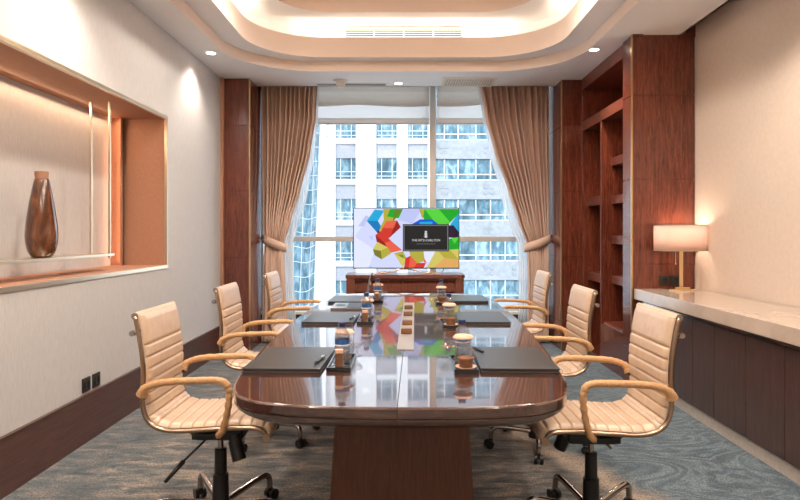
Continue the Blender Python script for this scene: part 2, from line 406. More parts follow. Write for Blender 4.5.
# ------------------------------------------------------------------ blinds, curtains
def blind(xa, xb, label):
    t = thing('roman_blind', label, 'blind', ((xa + xb) / 2, 7.20, 2.585), 0, 'roman blinds on the window'); w = (xb - xa) / 2
    b = BM(); prof = []
    for k in range(41):                                             # gathered upper folds
        z = .205 + (.50) * k / 40; prof.append((-.012 - .035 * abs(math.sin(k / 40 * PI * 3)) ** .7, z))
    n = 26; cols = []
    for i in range(n + 1):
        u = -w + 2 * w * i / n; sag = .012 * math.sin(i / n * PI * 3)
        cols.append([b.verts.new((u, y + .006 * math.sin(i * .9), z - (sag if j < 8 else 0))) for j, (y, z) in enumerate(prof)])
    for i in range(n):
        for j in range(40): b.faces.new((cols[i][j], cols[i + 1][j], cols[i + 1][j + 1], cols[i][j + 1]))
    o = obj('folded_fabric', b, 'blind_up', t, smooth=True); s = o.modifiers.new('thick', 'SOLIDIFY'); s.thickness = .006
    b = BM(); cols = []
    for i in range(n + 1):
        u = -w + 2 * w * i / n
        cols.append([b.verts.new((u, .012 + .008 * math.sin(j / 10 * PI) + .003 * math.sin(i * .7), .045 + .21 * j / 10)) for j in range(11)])
    for i in range(n):
        for j in range(10): b.faces.new((cols[i][j], cols[i + 1][j], cols[i + 1][j + 1], cols[i][j + 1]))
    o = obj('hanging_fabric', b, 'blind_lo', t, smooth=True); s = o.modifiers.new('thick', 'SOLIDIFY'); s.thickness = .002
    b = BM(); box(b, -w, w, .0, .014, .0, .062, .004); obj('hem', b, 'blind_up', t)
    b = BM(); box(b, -w, w, -.004, .018, -.014, .004, .003); obj('bottom_bar', b, 'alu', t)
    b = BM(); box(b, -w, w, -.02, .05, .66, .72); obj('head_rail', b, 'alu', t)
blind(-1.40, .315, 'wide pale roman blind drawn up left of the window mullion')
blind(.405, 1.55, 'narrower pale roman blind drawn up right of the window mullion')

def curtain(side, label):
    """side -1 left, +1 right: gathered at the ceiling, pulled aside by a tieback"""
    t = thing('curtain', label, 'curtain', (0, 0, 0), 0, 'tan curtains tied back at the window')
    if side < 0:
        out = [(3.1, -1.64), (2.2, -1.625), (1.14, -1.59), (.7, -1.60), (.02, -1.62)]
        inn = [(3.1, -.985), (2.6, -1.005), (2.2, -1.07), (1.75, -1.19), (1.4, -1.30), (1.14, -1.375), (.7, -1.36), (.02, -1.33)]
    else:
        out = [(3.1, 1.685), (2.2, 1.685), (1.14, 1.675), (.7, 1.67), (.02, 1.68)]
        inn = [(3.1, .865), (2.6, .945), (2.2, 1.055), (1.75, 1.215), (1.4, 1.33), (1.14, 1.43), (.7, 1.44), (.02, 1.43)]
    def at(tab, z):
        for (za, a), (zb, bb) in zip(tab, tab[1:]):
            if zb <= z <= za + 1e-6: 
                f = (za - z) / (za - zb); f = f * f * (3 - 2 * f) * .35 + f * .65; return a + (bb - a) * f
        return tab[-1][1]
    def cloth(y0, amp, folds, nu, ext, seed):
        rnd = random.Random(seed); ph = [rnd.uniform(-.5, .5) for _ in range(folds + 2)]
        b = BM(); rows = []; nv = 64
        for j in range(nv + 1):
            z = 3.1 - (3.1 - .02) * j / nv; xo, xi = at(out, z), at(inn, z) - side * ext * min(1, max(0, (2.5 - z) / .9))
            wd = abs(xi - xo); squeeze = max(0, 1 - abs(z - 1.14) / .16)
            row = []
            for i in range(nu + 1):
                u = i / nu; uu = u + .012 * math.sin(u * 19 + seed)
                k = int(uu * folds); a = amp * (1 + .5 * ph[max(0, min(k, folds))]) * (1 - .55 * squeeze)
                sn = abs(math.sin(uu * folds * PI)); y = y0 + a * (1 - 2 * sn ** .55) + .012 * math.sin(z * 3 + u * 9)
                x = xo + (xi - xo) * u + -side * .25 * a * math.sin(uu * folds * 2 * PI) * (1 if .03 < u < .97 else 0)
                row.append(b.verts.new((x, y, z)))
            rows.append(row)
        for j in range(nv):
            for i in range(nu): b.faces.new((rows[j][i], rows[j][i + 1], rows[j + 1][i + 1], rows[j + 1][i]))
        return b
    o = obj('drape', cloth(6.93, .062, 12, 240, 0, 3 + side), 'curtain', t, smooth=True)
    s = o.modifiers.new('thick', 'SOLIDIFY'); s.thickness = .004; s.offset = 0
    b = BM(); xo, xi = at(out, 1.14), at(inn, 1.14); pts = []
    n = 40
    for k in range(n + 1):
        a = -PI + 2 * PI * k / n
        pts.append((.5 * (xo + xi) + (.5 * abs(xi - xo) + .03) * math.cos(a), 6.94 + .09 * math.sin(a), 1.15 + side * .0 + .055 * math.cos(a) * side))
    vs = [[b.verts.new((x, y, z - .05)), b.verts.new((x, y, z + .05))] for x, y, z in pts[:-1]]
    for k in range(n): b.faces.new((vs[k][0], vs[(k + 1) % n][0], vs[(k + 1) % n][1], vs[k][1]))
    o = obj('tieback', b, 'curtain', t, smooth=True); s = o.modifiers.new('thick', 'SOLIDIFY'); s.thickness = .008
    b = BM(); xk = -1.66 if side < 0 else 1.735
    tube(b, [(xk - side * -.02, 6.93, 1.14 + .05), (xk - side * .08, 6.92, 1.14 + .05)], .008, 8); obj('tieback_hook', b, 'cham', t)
    t2 = thing('sheer_curtain', ('white sheer curtain hanging behind the left tan curtain' if side < 0 else 'white sheer curtain hanging behind the right tan curtain'), 'curtain', (0, 0, 0), 0, 'white sheers at the window')
    o = obj('drape', cloth(7.09, .016, 12, 110, .075, 11 + side), 'sheer', t2, smooth=True)
curtain(-1, 'tan curtain tied back on the left of the window'); curtain(1, 'tan curtain tied back on the right of the window')

# ------------------------------------------------------------------ ceiling fittings
def downlight(x, y, label, power=42., cone=115, blend=.8, r=.042):
    t = thing('downlight', label, 'ceiling light', (x, y, ZC), 0, 'recessed ceiling downlights')
    b = BM(); lathe(b, [(r, -.001), (r + .013, -.004), (r + .015, 0), (r, .0)], 24); obj('trim_ring', b, 'white_pl', t, smooth=True)
    b = BM(); lathe(b, [(0, -.0015), (r, -.0015), (r, .0), (0, .0)], 24); obj('lens', b, 'glow', t)
    ld = bpy.data.lights.new('spot_lamp', 'SPOT'); ld.energy = power; ld.spot_size = math.radians(cone); ld.spot_blend = blend
    ld.color = (1, .90, .79); ld.shadow_soft_size = .04
    lo = bpy.data.objects.new('spot_lamp', ld); COL.objects.link(lo); lo.location = (0, 0, -.03); lo.parent = t
downlight(-1.76, 5.5, 'recessed downlight over the left wall washing it with light', power=27.)
downlight(1.72, 5.4, 'recessed downlight in front of the bookcase')
downlight(-.05, 6.62, 'recessed downlight near the middle of the window', power=45)
for x, y in ((-1.62, 3.3), (1.85, 3.3), (-1.62, 1.2), (1.85, 1.2), (-1.0, -1.3), (1.0, -1.3)):  # extra soffit lamps added out of view as general fill
    ld = bpy.data.lights.new('spot_lamp', 'SPOT'); ld.energy = 45; ld.spot_size = math.radians(130); ld.spot_blend = .8
    ld.color = (1, .90, .79); ld.shadow_soft_size = .05
    lo = bpy.data.objects.new('spot_lamp', ld); COL.objects.link(lo); lo.location = (x, y, ZC - .03)

t = thing('smoke_detector', 'round cream smoke detector on the ceiling before the window', 'smoke detector', (-.675, 6.50, ZC))
b = BM(); lathe(b, [(0, -.012), (.078, -.012), (.082, 0), (0, 0)], 28); obj('base_plate', b, 'white_pl', t, auto=40)
b = BM(); lathe(b, [(0, -.075), (.03, -.075), (.045, -.06), (.052, -.012), (0, -.012)], 28); obj('sensor_head', b, 'white_pl', t, auto=40)
t = thing('slot_diffuser', 'long narrow air slot in the ceiling by the smoke detector', 'air vent', (-.57, 6.655, ZC))
b = BM(); box(b, -.39, .39, -.03, .03, -.008, 0, .002); obj('frame', b, 'white_pl', t)
b = BM(); box(b, -.375, .375, -.02, -.004, -.0095, -.007); box(b, -.375, .375, .004, .02, -.0095, -.007); obj('slot', b, 'vent_dark', t)
t = thing('ceiling_grille', 'white perforated air grille in the ceiling by the right curtain', 'air vent', (.715, 6.55, ZC))
b = BM(); box(b, -.275, .275, -.16, .16, -.006, 0); obj('backing', b, 'vent_dark', t)
b = BM()
for xa, xb, ya, yb in ((-.29, .29, -.175, -.15), (-.29, .29, .15, .175), (-.29, -.265, -.15, .15), (.265, .29, -.15, .15)): box(b, xa, xb, ya, yb, -.010, 0)
for k in range(-9, 10): box(b, k * .028 - .004, k * .028 + .004, -.15, .15, -.009, -.006)
for k in range(-4, 5): box(b, -.265, .265, k * .034 - .005, k * .034 + .005, -.0095, -.005)
obj('lattice', b, 'vent', t)
t = thing('linear_grille', 'long slatted air grille in the lit ceiling cove', 'air vent', (.005, 6.19, 3.27))
b = BM(); box(b, -.60, .60, -.012, -.002, -.005, .10); obj('backing', b, 'vent_dark', t)
b = BM()
for za, zb in ((-.012, .002), (.098, .112)): box(b, -.612, .612, -.03, 0, za, zb, .002, 1)
for x in (-.606, -.005, .594, .30, -.31): box(b, x, x + .012, -.03, 0, 0, .10, .002, 1)
obj('frame', b, 'vent', t)
for k in range(4):
    b = BM(); z = .018 + k * .022; prism(b, [(-.026, z), (-.008, z + .012), (-.006, z + .009), (-.024, z - .003)], 'x', -.60, .60); obj('slat', b, 'vent', t)

# ------------------------------------------------------------------ niche shelf and vase
t = thing('display_shelf', 'champagne metal shelf hung on slim rods in the wall niche', 'shelf', (-2.15, 3.1, 1.128))
b = BM(); box(b, -.088, .088, -1.25, 1.19, -.018, 0, .002); obj('shelf_board', b, 'cham', t)
for x, y in ((.074, 1.145), (-.058, 1.145), (.074, -1.2), (-.058, -1.2)):
    b = BM(); box(b, x - .008, x + .008, y - .008, y + .008, -.035 if x > 0 else 0, NZ1 - .004 - 1.128, .002, 1); obj('rod', b, 'cham', t)
t = thing('vase', 'tall brown glazed vase with a pale neck on the metal shelf', 'vase', (-2.15, 3.57, 1.128))
pr = spline([(.045, 0, 0), (.062, .006, 0), (.085, .04, 0), (.098, .10, 0), (.099, .16, 0), (.088, .25, 0), (.068, .36, 0), (.048, .45, 0), (.042, .468, 0)], 6)
b = BM(); lathe(b, [(0, 0)] + [(p.x * .88, p.y) for p in pr] + [(.03, .468), (0, .46)], 40); obj('body', b, 'vase', t, smooth=True)
b = BM(); lathe(b, [(.037, .466), (.036, .475), (.038, .51), (.032, .512), (.030, .47)], 40); obj('neck', b, 'vase_neck', t, auto=40)

# ------------------------------------------------------------------ sockets
def socket(x, y, z, face, label, group):
    t = thing('wall_socket', label, 'socket', (x, y, z), 0 if face == 'y' else PI / 2, group)
    b = BM(); box(b, -.043, .043, -.010, 0, -.043, .043, .003); obj('cover_plate', b, 'dkgrey', t)
    b = BM(); b2 = lathe(b, [(.026, 0), (.029, .004), (.026, .004), (.022, .001), (0, .001)], 20)
    bmesh.ops.rotate(b, verts=b.verts[:], cent=(0, 0, 0), matrix=Matrix.Rotation(PI / 2, 3, 'X')); bmesh.ops.translate(b, verts=b.verts[:], vec=(0, -.010, 0))
    obj('receptacle', b, 'black', t, smooth=True)
# on the left wall the plate faces +x, on the column it faces the viewer
socket(XL, 3.665, .348, 'x', 'dark wall socket on left wall nearer the viewer of the pair', 'dark sockets on the left wall')
socket(XL, 3.785, .348, 'x', 'dark wall socket on left wall farther from viewer of the pair', 'dark sockets on the left wall')
socket(2.172, 4.99, .875, 'y', 'dark socket on wood column left of the lamp stem', 'dark sockets behind the lamp')
socket(2.268, 4.99, .875, 'y', 'dark socket on wood column directly behind the lamp stem', 'dark sockets behind the lamp')

# ------------------------------------------------------------------ counter run on the right
b = BM(); box(b, 2.005, XR, YB, 4.99, 0, .088); struct('baseboard_right', b, 'stone', label='pale stone plinth under the dark cabinets')
edges = [4.985, 4.57, 3.87, 3.17, 2.47, 1.77, 1.07]
names = ['short dark wood base cabinet next to the lamp column', 'dark wood base cabinet second from the lamp column', 'dark wood base cabinet third from the lamp column',
         'dark wood base cabinet fourth from lamp column at the frame edge', 'dark wood base cabinet fifth from the lamp column', 'dark wood base cabinet sixth from the lamp column']
edges = [4.985, 4.34, 3.60, 2.90, 2.19]
seams = [4.985, 4.72, 4.36, 3.925, 3.50, 3.105, 2.70, 2.30]
def cabinet(ya, yb, mid, label):
    t = thing('base_cabinet', label, 'cabinet', (0, yb, .088), 0, 'dark base cabinets under the counter'); W = ya - yb
    b = BM(); box(b, 2.008, XR - .005, .001, W - .001, 0, .61); obj('body', b, 'wood_dark', t)
    cuts = [0] + [m - yb for m in mid] + [W]
    for p, q in zip(cuts, cuts[1:]):
        b = BM(); box(b, 1.985, 2.008, p + .002, q - .002, .002, .595, .0015, 1); obj('door', b, 'wood_dark', t)
cabinet(4.985, 4.405, [4.70], names[0]); cabinet(4.405, 3.83, [4.115], names[1]); cabinet(3.83, 3.12, [3.475], names[2])
cabinet(3.12, 2.41, [2.765], names[3])
t = thing('countertop', 'cream stone countertop with mitred edge along the right wall', 'countertop', (0, 0, .698))
b = BM(); box(b, 1.918, XR - .012, .9, 4.985, .026, .112, .004); obj('slab', b, 'marble', t)
b = BM(); box(b, 1.955, 2.40, .9, 4.985, 0, .026); obj('shadow_gap', b, 'vent_dark', t)
b = BM(); box(b, 1.950, 1.957, .9, 4.985, .002, .009); box(b, 1.950, 1.957, .9, 4.985, .016, .021); obj('metal_inlay', b, 'chrome', t)

# table lamp
t = thing('table_lamp', 'table lamp with oval linen shade and gold stem on the counter', 'lamp', (2.25, 4.86, .81))
b = BM(); box(b, -.115, .115, -.045, .045, 0, .012, .003); box(b, -.06, .06, -.03, .03, .012, .026, .003); obj('base', b, 'gold', t)
b = BM(); box(b, -.016, .016, -.008, .008, .026, .36, .003); obj('stem', b, 'gold', t)
def shade_ring(z, off): return [(x, y, z) for x, y in rrect(0, 0, .208 + off, .102 + off, .09, 8)]
b = BM(); A = [[b.verts.new(p) for p in shade_ring(z, 0)] for z in (.318, .425, .527)]; n = len(A[0])
for q in range(2):
    for i in range(n): b.faces.new((A[q][i], A[q][(i + 1) % n], A[q + 1][(i + 1) % n], A[q + 1][i]))
o = obj('lamp_shade', b, 'shade', t, smooth=True); s = o.modifiers.new('thick', 'SOLIDIFY'); s.thickness = .003
b = BM()
for z in (.316, .523):
    ring = shade_ring(z, .001); 
    tube(b, [(x, y, z + .003) for x, y, z in ring] + [(ring[0][0], ring[0][1], z + .003)], .003, 6)
obj('shade_trim', b, 'cham', t, smooth=True)
b = BM(); tube(b, [(-.055, -.03, .36), (-.055, -.03, .22)], .0025, 6); lathe(b, [(0, .205), (.006, .21), (.004, .225), (0, .225)], 10, (-.055, -.03, 0)); obj('pull_chain', b, 'gold', t)
b = BM(); tube(b, [(-.06, 0, .36), (.06, 0, .36)], .005, 8); lathe(b, [(0, .36), (.02, .365), (.03, .39), (.026, .42), (0, .435)], 16)
obj('bulb_holder', b, 'white_pl', t)
ld = bpy.data.lights.new('lamp_bulb', 'POINT'); ld.energy = 3.6; ld.color = (1, .76, .60); ld.shadow_soft_size = .035
lo = bpy.data.objects.new('lamp_bulb', ld); COL.objects.link(lo); lo.location = (0, 0, .475); lo.parent = t

# ------------------------------------------------------------------ bookcase between the right columns
BX, BXB, BY0, BY1, BD = 1.925, 2.42, 5.203, 6.467, 5.845
t = thing('bookcase', 'tall built in mahogany bookcase with empty open shelves', 'bookcase', (0, 0, 0))
def part(name, m, *bx, bev=.002):
    b = BM()
    for q in bx: box(b, *q, bev, 1)
    return obj(name, b, m, t)
part('back_panel', 'wood_v', (BXB - .02, BXB, BY0, BY1, 0, 2.94))
part('side_panel', 'wood_v', (BX, BXB - .02, BY0, BY0 + .035, 0, 2.94)); part('side_panel', 'wood_v', (BX, BXB - .02, BY1 - .035, BY1, 0, 2.94))
part('header', 'wood_h', (BX - .004, BXB - .02, BY0 + .035, BY1 - .035, 2.80, 2.94))
part('shelf', 'wood_h', (BX - .004, BXB - .02, BY0 + .035, BY1 - .035, 2.36, 2.46))
part('divider', 'wood_v', (BX, BXB - .02, BD - .02, BD + .02, .06, 2.36))
for z in (1.96, 1.59, 1.205, .82): part('shelf', 'wood_h', (BX + .10, BXB - .02, BY0 + .035, BD - .02, z - .04, z + .04))
for z in (1.60, .815): part('shelf', 'wood_h', (BX + .055, BXB - .02, BD + .02, BY1 - .035, z - .045, z + .045))
part('base_plinth', 'wood_v', (BX, BXB - .02, BY0 + .035, BY1 - .035, 0, .06))
part('base_box', 'wood_h', (BX + .02, BXB - .02, BY0 + .035, BD - .02, .06, .415))
o = part('door', 'wood_v', (BX - .002, BX + .02, BY0 + .037, BD - .022, .065, .395))

# ------------------------------------------------------------------ television and its console
t = thing('media_console', 'low mahogany console with a recessed front under the television', 'console', (.022, 6.42, 0))
b = BM(); prism(b, rrect(0, 0, .625, .22, .07, 6), 'z', .80, .835); bmesh.ops.bevel(b, geom=[e for e in b.edges], offset=.003, segments=1, affect='EDGES'); obj('top', b, 'wood_console', t)
b = BM(); box(b, -.61, .61, -.19, .20, .66, .74); box(b, -.61, -.52, -.205, .20, .05, .80, .004); box(b, .52, .61, -.205, .20, .05, .80, .004); box(b, -.55, .55, -.14, .20, .05, .80)
obj('body', b, 'wood_console', t)
b = BM(); box(b, -.515, .515, -.165, -.145, .10, .775, .002); obj('front_panel', b, 'wood_v', t)
b = BM(); box(b, -.515, .515, -.19, -.17, .775, .80); obj('top_rail', b, 'wood_console', t)
b = BM(); box(b, -.58, .58, -.17, .18, 0, .05); obj('plinth', b, 'black', t)

TW, TZ0, TZ1 = 1.135, .888, 1.54
t = thing('television', 'flat television showing bright coloured hexagons, standing on the console', 'television', (.035, 6.40, .835))
z0, z1 = TZ0 - .835, TZ1 - .835; hw = TW / 2
b = BM(); box(b, -hw, hw, 0, .035, z0, z1, .004); obj('bezel', b, 'blackgloss', t)
b = BM(); box(b, -.3, .3, .035, .06, z0 + .08, z1 - .15, .01); obj('rear_housing', b, 'black', t)
def sc(c):
    return tuple(((v / 255) / 12.92 if v / 255 <= .04045 else ((v / 255 + .055) / 1.055) ** 2.4) for v in c)
SM = []
def screen_color(rgb, s=.80):
    c = sc(rgb); m = mat('screen_%d' % len(SM), (.01, .01, .01), .25, emit=c, estr=s, spec=.08); SM.append(m); return len(SM) - 1
sx0, sx1, sz0, sz1 = -hw + .009, hw - .009, z0 + .012, z1 - .009
b = BM()
def poly(pts, mi, layer):
    vs = [b.verts.new((sx0 + (max(45, min(572, x)) - 45) / 527 * (sx1 - sx0), -.0008 - layer * .00012, sz1 - (max(42, min(340, y)) - 42) / 298 * (sz1 - sz0))) for x, y in pts]
    f = b.faces.new(vs); f.material_index = mi
lav, lav2, lav3 = screen_color((206, 212, 248)), screen_color((186, 194, 238)), screen_color((222, 228, 252))
cy, cyd, grn, grnl, grnd = screen_color((30, 165, 215)), screen_color((20, 120, 185)), screen_color((25, 165, 40)), screen_color((85, 205, 60)), screen_color((95, 130, 35))
red, redd, redl = screen_color((205, 55, 42)), screen_color((150, 30, 30)), screen_color((228, 95, 70))
olv, olvl, olvd = screen_color((176, 168, 62)), screen_color((205, 192, 98)), screen_color((120, 120, 40))
blu, dk, org, drk = screen_color((25, 85, 205)), screen_color((45, 25, 50)), screen_color((218, 165, 95)), screen_color((33, 33, 34))
gry, wht, dim = screen_color((120, 120, 122)), screen_color((215, 215, 215)), screen_color((130, 130, 130))
art = [([(45, 42), (572, 42), (572, 340), (45, 340)], lav),
       ([(45, 42), (150, 42), (45, 190)], lav3), ([(45, 260), (140, 340), (45, 340)], lav2), ([(290, 42), (390, 42), (340, 120), (270, 100)], lav2), ([(45, 180), (150, 250), (120, 340), (45, 340)], lav3),
       ([(75, 120), (105, 75), (128, 90), (105, 112), (98, 132), (66, 132)], lav2), ([(120, 185), (140, 180), (140, 205)], lav2),
       ([(110, 105), (150, 48), (198, 52), (166, 105)], cy), ([(110, 105), (166, 105), (192, 150), (172, 178), (150, 150)], cyd),
       ([(192, 44), (292, 44), (238, 112), (165, 168), (195, 100)], olv), ([(228, 44), (292, 44), (270, 92), (212, 82)], grn), ([(250, 44), (292, 44), (240, 112)], grnd),
       ([(165, 150), (215, 195), (200, 200), (165, 175)], dk),
       ([(208, 106), (262, 102), (244, 142), (188, 140)], redl), ([(262, 102), (281, 136), (224, 190), (244, 142)], redd), ([(188, 140), (244, 142), (224, 190), (206, 196), (180, 165)], red),
       ([(153, 176), (182, 155), (232, 205), (200, 215)], red), ([(153, 176), (200, 215), (225, 266), (160, 212)], redd), ([(200, 215), (232, 205), (288, 252), (225, 266)], redl),
       ([(140, 248), (163, 210), (215, 238), (180, 255)], olvl), ([(140, 248), (180, 255), (186, 298), (150, 278)], olvd), ([(180, 255), (215, 238), (232, 268), (186, 298)], olv),
       ([(246, 268), (292, 258), (312, 298), (280, 322)], olv), ([(262, 280), (290, 275), (300, 300)], grnd), ([(246, 268), (280, 322), (292, 338), (310, 300)], olvl),
       ([(304, 292), (330, 280), (365, 316), (408, 316), (396, 340), (298, 340)], red), ([(330, 280), (365, 316), (345, 340), (320, 340)], redl),
       ([(372, 44), (572, 44), (572, 70), (520, 122), (400, 100)], grn), ([(400, 44), (470, 44), (530, 112), (510, 122), (460, 122)], grnl), ([(372, 44), (400, 44), (390, 96)], olv),
       ([(335, 122), (378, 97), (440, 97), (470, 122)], blu), ([(375, 110), (440, 108), (440, 122), (375, 122)], cy),
       ([(530, 122), (572, 66), (572, 178)], cy), ([(522, 128), (545, 126), (572, 160), (572, 192), (522, 188)], dk), ([(522, 195), (572, 186), (572, 246), (522, 252)], grn), ([(535, 192), (572, 186), (552, 220)], grnl),
       ([(322, 257), (425, 257), (400, 306), (365, 318), (330, 280)], olv), ([(395, 257), (455, 257), (425, 312), (402, 312)], lav3),
       ([(455, 257), (572, 246), (572, 340), (412, 340)], olvl), ([(470, 257), (530, 252), (572, 300), (500, 292)], olv), ([(445, 340), (500, 290), (572, 300), (572, 340)], org),
       ([(396, 288), (412, 316), (396, 312)], redl),
       ([(291, 121), (523, 121), (523, 258), (291, 258)], drk), ([(295, 125), (519, 125), (519, 254), (295, 254)], gry), ([(299, 129), (515, 129), (515, 250), (299, 250)], drk)]
for k, (p, c) in enumerate(art): poly(p, c, k)
lay = len(art) + 1
# crest: a crown above a lion's head
def disc(x, y, rx, ry, mi, l, n=14): poly([(x + rx * math.cos(2 * PI * k / n), y + ry * math.sin(2 * PI * k / n)) for k in range(n)], mi, l)
poly([(402, 162), (400, 155), (404, 158), (407, 152), (410, 158), (414, 155), (412, 162)], wht, lay)
disc(407, 170, 7, 7.5, wht, lay); disc(404.5, 169, 1.3, 1.3, drk, lay + 1); disc(409.5, 169, 1.3, 1.3, drk, lay + 1); disc(407, 173.5, 2, 1.5, drk, lay + 1); disc(407, 182, 9.5, 5, wht, lay); disc(401.5, 182, 2, 2, drk, lay + 1); disc(412.5, 182, 2, 2, drk, lay + 1); disc(407, 187, 5.5, 3, wht, lay + 2)
def text_on(bm, s, cx, cyy, width, mi, l):
    cu = bpy.data.curves.new('t', 'FONT'); cu.body = s; cu.align_x = 'CENTER'; cu.align_y = 'CENTER'
    o = bpy.data.objects.new('t', cu); COL.objects.link(o); dg = bpy.context.evaluated_depsgraph_get()
    me = bpy.data.meshes.new_from_object(o.evaluated_get(dg)); bpy.data.objects.remove(o); bpy.data.curves.remove(cu)
    xs = [v.co.x for v in me.vertices]; ys = [v.co.y for v in me.vertices]; f = width / (max(xs) - min(xs)) / 527 * (sx1 - sx0)
    mxx, myy = (max(xs) + min(xs)) / 2, (max(ys) + min(ys)) / 2
    ox = sx0 + (cx - 45) / 527 * (sx1 - sx0); oz = sz1 - (cyy - 42) / 298 * (sz1 - sz0)
    vs = [bm.verts.new((ox + (v.co.x - mxx) * f, -.0008 - l * .00012, oz + (v.co.y - myy) * f)) for v in me.vertices]
    for p in me.polygons:
        try: bm.faces.new([vs[i] for i in p.vertices]).material_index = mi
        except ValueError: pass
    bpy.data.meshes.remove(me)
text_on(b, 'THE RITZ-CARLTON', 407, 202, 142, wht, lay + 1); text_on(b, 'JAKARTA, PACIFIC PLACE', 407, 221, 92, dim, lay + 1)
for f in b.faces:                                              # all faces look out to the room
    f.normal_update()
    if f.normal.y > 0: f.normal_flip()
me = bpy.data.meshes.new('screen'); b.to_mesh(me); b.free()
for m_ in SM: me.materials.append(m_)
o = bpy.data.objects.new('screen', me); COL.objects.link(o); o.parent = t
b = BM()
for s in (-1, 1): tube(b, [(s * .02, .01, z0 + .006), (s * .10, -.03, .030), (s * .34, -.10, .006)], .006, 8); tube(b, [(s * .02, .02, z0 + .004), (s * .12, .06, .024), (s * .30, .14, .006)], .006, 8)
box(b, -.06, .06, .005, .03, z0 - .012, z0 + .01); obj('stand', b, 'rosegold', t, smooth=False)
b = BM(); tube(b, spline([(.40, .03, z0 + .02), (.40, .05, z0 - .02), (.385, .07, .02), (.39, .12, .005)], 5), .004, 6); obj('cable', b, 'black', t, smooth=True)

# ------------------------------------------------------------------ conference table
ZT = .745
half = spline([(0, 1.824, 0), (.19, 1.832, 0), (.35, 1.852, 0), (.478, 1.905, 0), (.560, 2.02, 0), (.610, 2.28, 0), (.650, 2.8, 0), (.682, 3.6, 0), (.675, 4.5, 0), (.65, 4.95, 0), (.58, 5.15, 0), (.38, 5.235, 0), (.18, 5.255, 0), (0, 5.26, 0)], 6)
t = thing('conference_table', 'long boat shaped glossy mahogany conference table', 'table', (-.058, 0, 0), -.022)
prof = [(.008, ZT), (.003, ZT - .0015), (0, ZT - .006), (.001, ZT - .030), (.007, ZT - .033), (.007, ZT - .036), (.002, ZT - .039), (.006, ZT - .048), (.022, ZT - .062), (.05, ZT - .078), (.085, ZT - .086)]
nrm = []
for i, p in enumerate(half):
    d = (half[min(i + 1, len(half) - 1)] - half[max(i - 1, 0)]).normalized(); nrm.append(Vector((-d.y, d.x, 0)))
nrm[0] = Vector((0, 1, 0)); nrm[-1] = Vector((0, -1, 0))
for s in (-1, 1):
    b = BM(); rings = []
    for off, z in prof:
        rings.append([b.verts.new((s * (max(0, (p + n_ * off).x) + .0012), (p + n_ * off).y, z)) for p, n_ in zip(half, nrm)])
    for r0, r1 in zip(rings, rings[1:]):
        for i in range(len(half) - 1): b.faces.new((r0[i], r0[i + 1], r1[i + 1], r1[i]))
    b.faces.new(rings[0]); b.faces.new(rings[-1]); b.faces.new([r[0] for r in rings] + [r[-1] for r in reversed(rings)])
    o = obj('tabletop', b, 'wood_table', t, auto=30)
    for p in o.data.polygons:
        if len(p.vertices) > 8: p.use_smooth = False
for ya, yb in ((2.42, 2.86), (4.15, 4.6)):
    b = BM(); zt = ZT - .086
    vs = [b.verts.new((x, y, z)) for z, hx, dy in ((0, .300, .03), (zt, .262, 0)) for x, y in ((-hx, ya - dy), (hx, ya - dy), (hx, yb + dy), (-hx, yb + dy))]
    for q in ((0, 1, 2, 3), (4, 5, 6, 7), (0, 1, 5, 4), (1, 2, 6, 5), (2, 3, 7, 6), (3, 0, 4, 7)): b.faces.new([vs[i] for i in q])
    bmesh.ops.bevel(b, geom=b.edges[:], offset=.004, segments=1, affect='EDGES'); obj('pedestal', b, 'wood_ped', t)
b = BM(); box(b, -.03, .03, 2.86, 4.15, .25, .50); obj('stretcher', b, 'wood_ped', t)

t = thing('power_strip', 'long beige metal socket strip along the centre of the table', 'socket strip', (.010, 2.72, ZT), -.020)
b = BM(); box(b, -.039, .039, 0, 1.80, 0, .004, .0015, 1); obj('cover_plate', b, 'strip', t)
for y in (.40, .70, 1.07, 1.40):
    b = BM(); box(b, -.028, .028, 0, .045, .004, .030, .003)
    o = obj('socket_box', b, 'brownbox', t); o.location = (0, y, 0)
    b = BM(); box(b, -.022, .022, -.0015, .002, .009, .025, .001, 1); obj('socket_face', b, 'copper_dark', o)

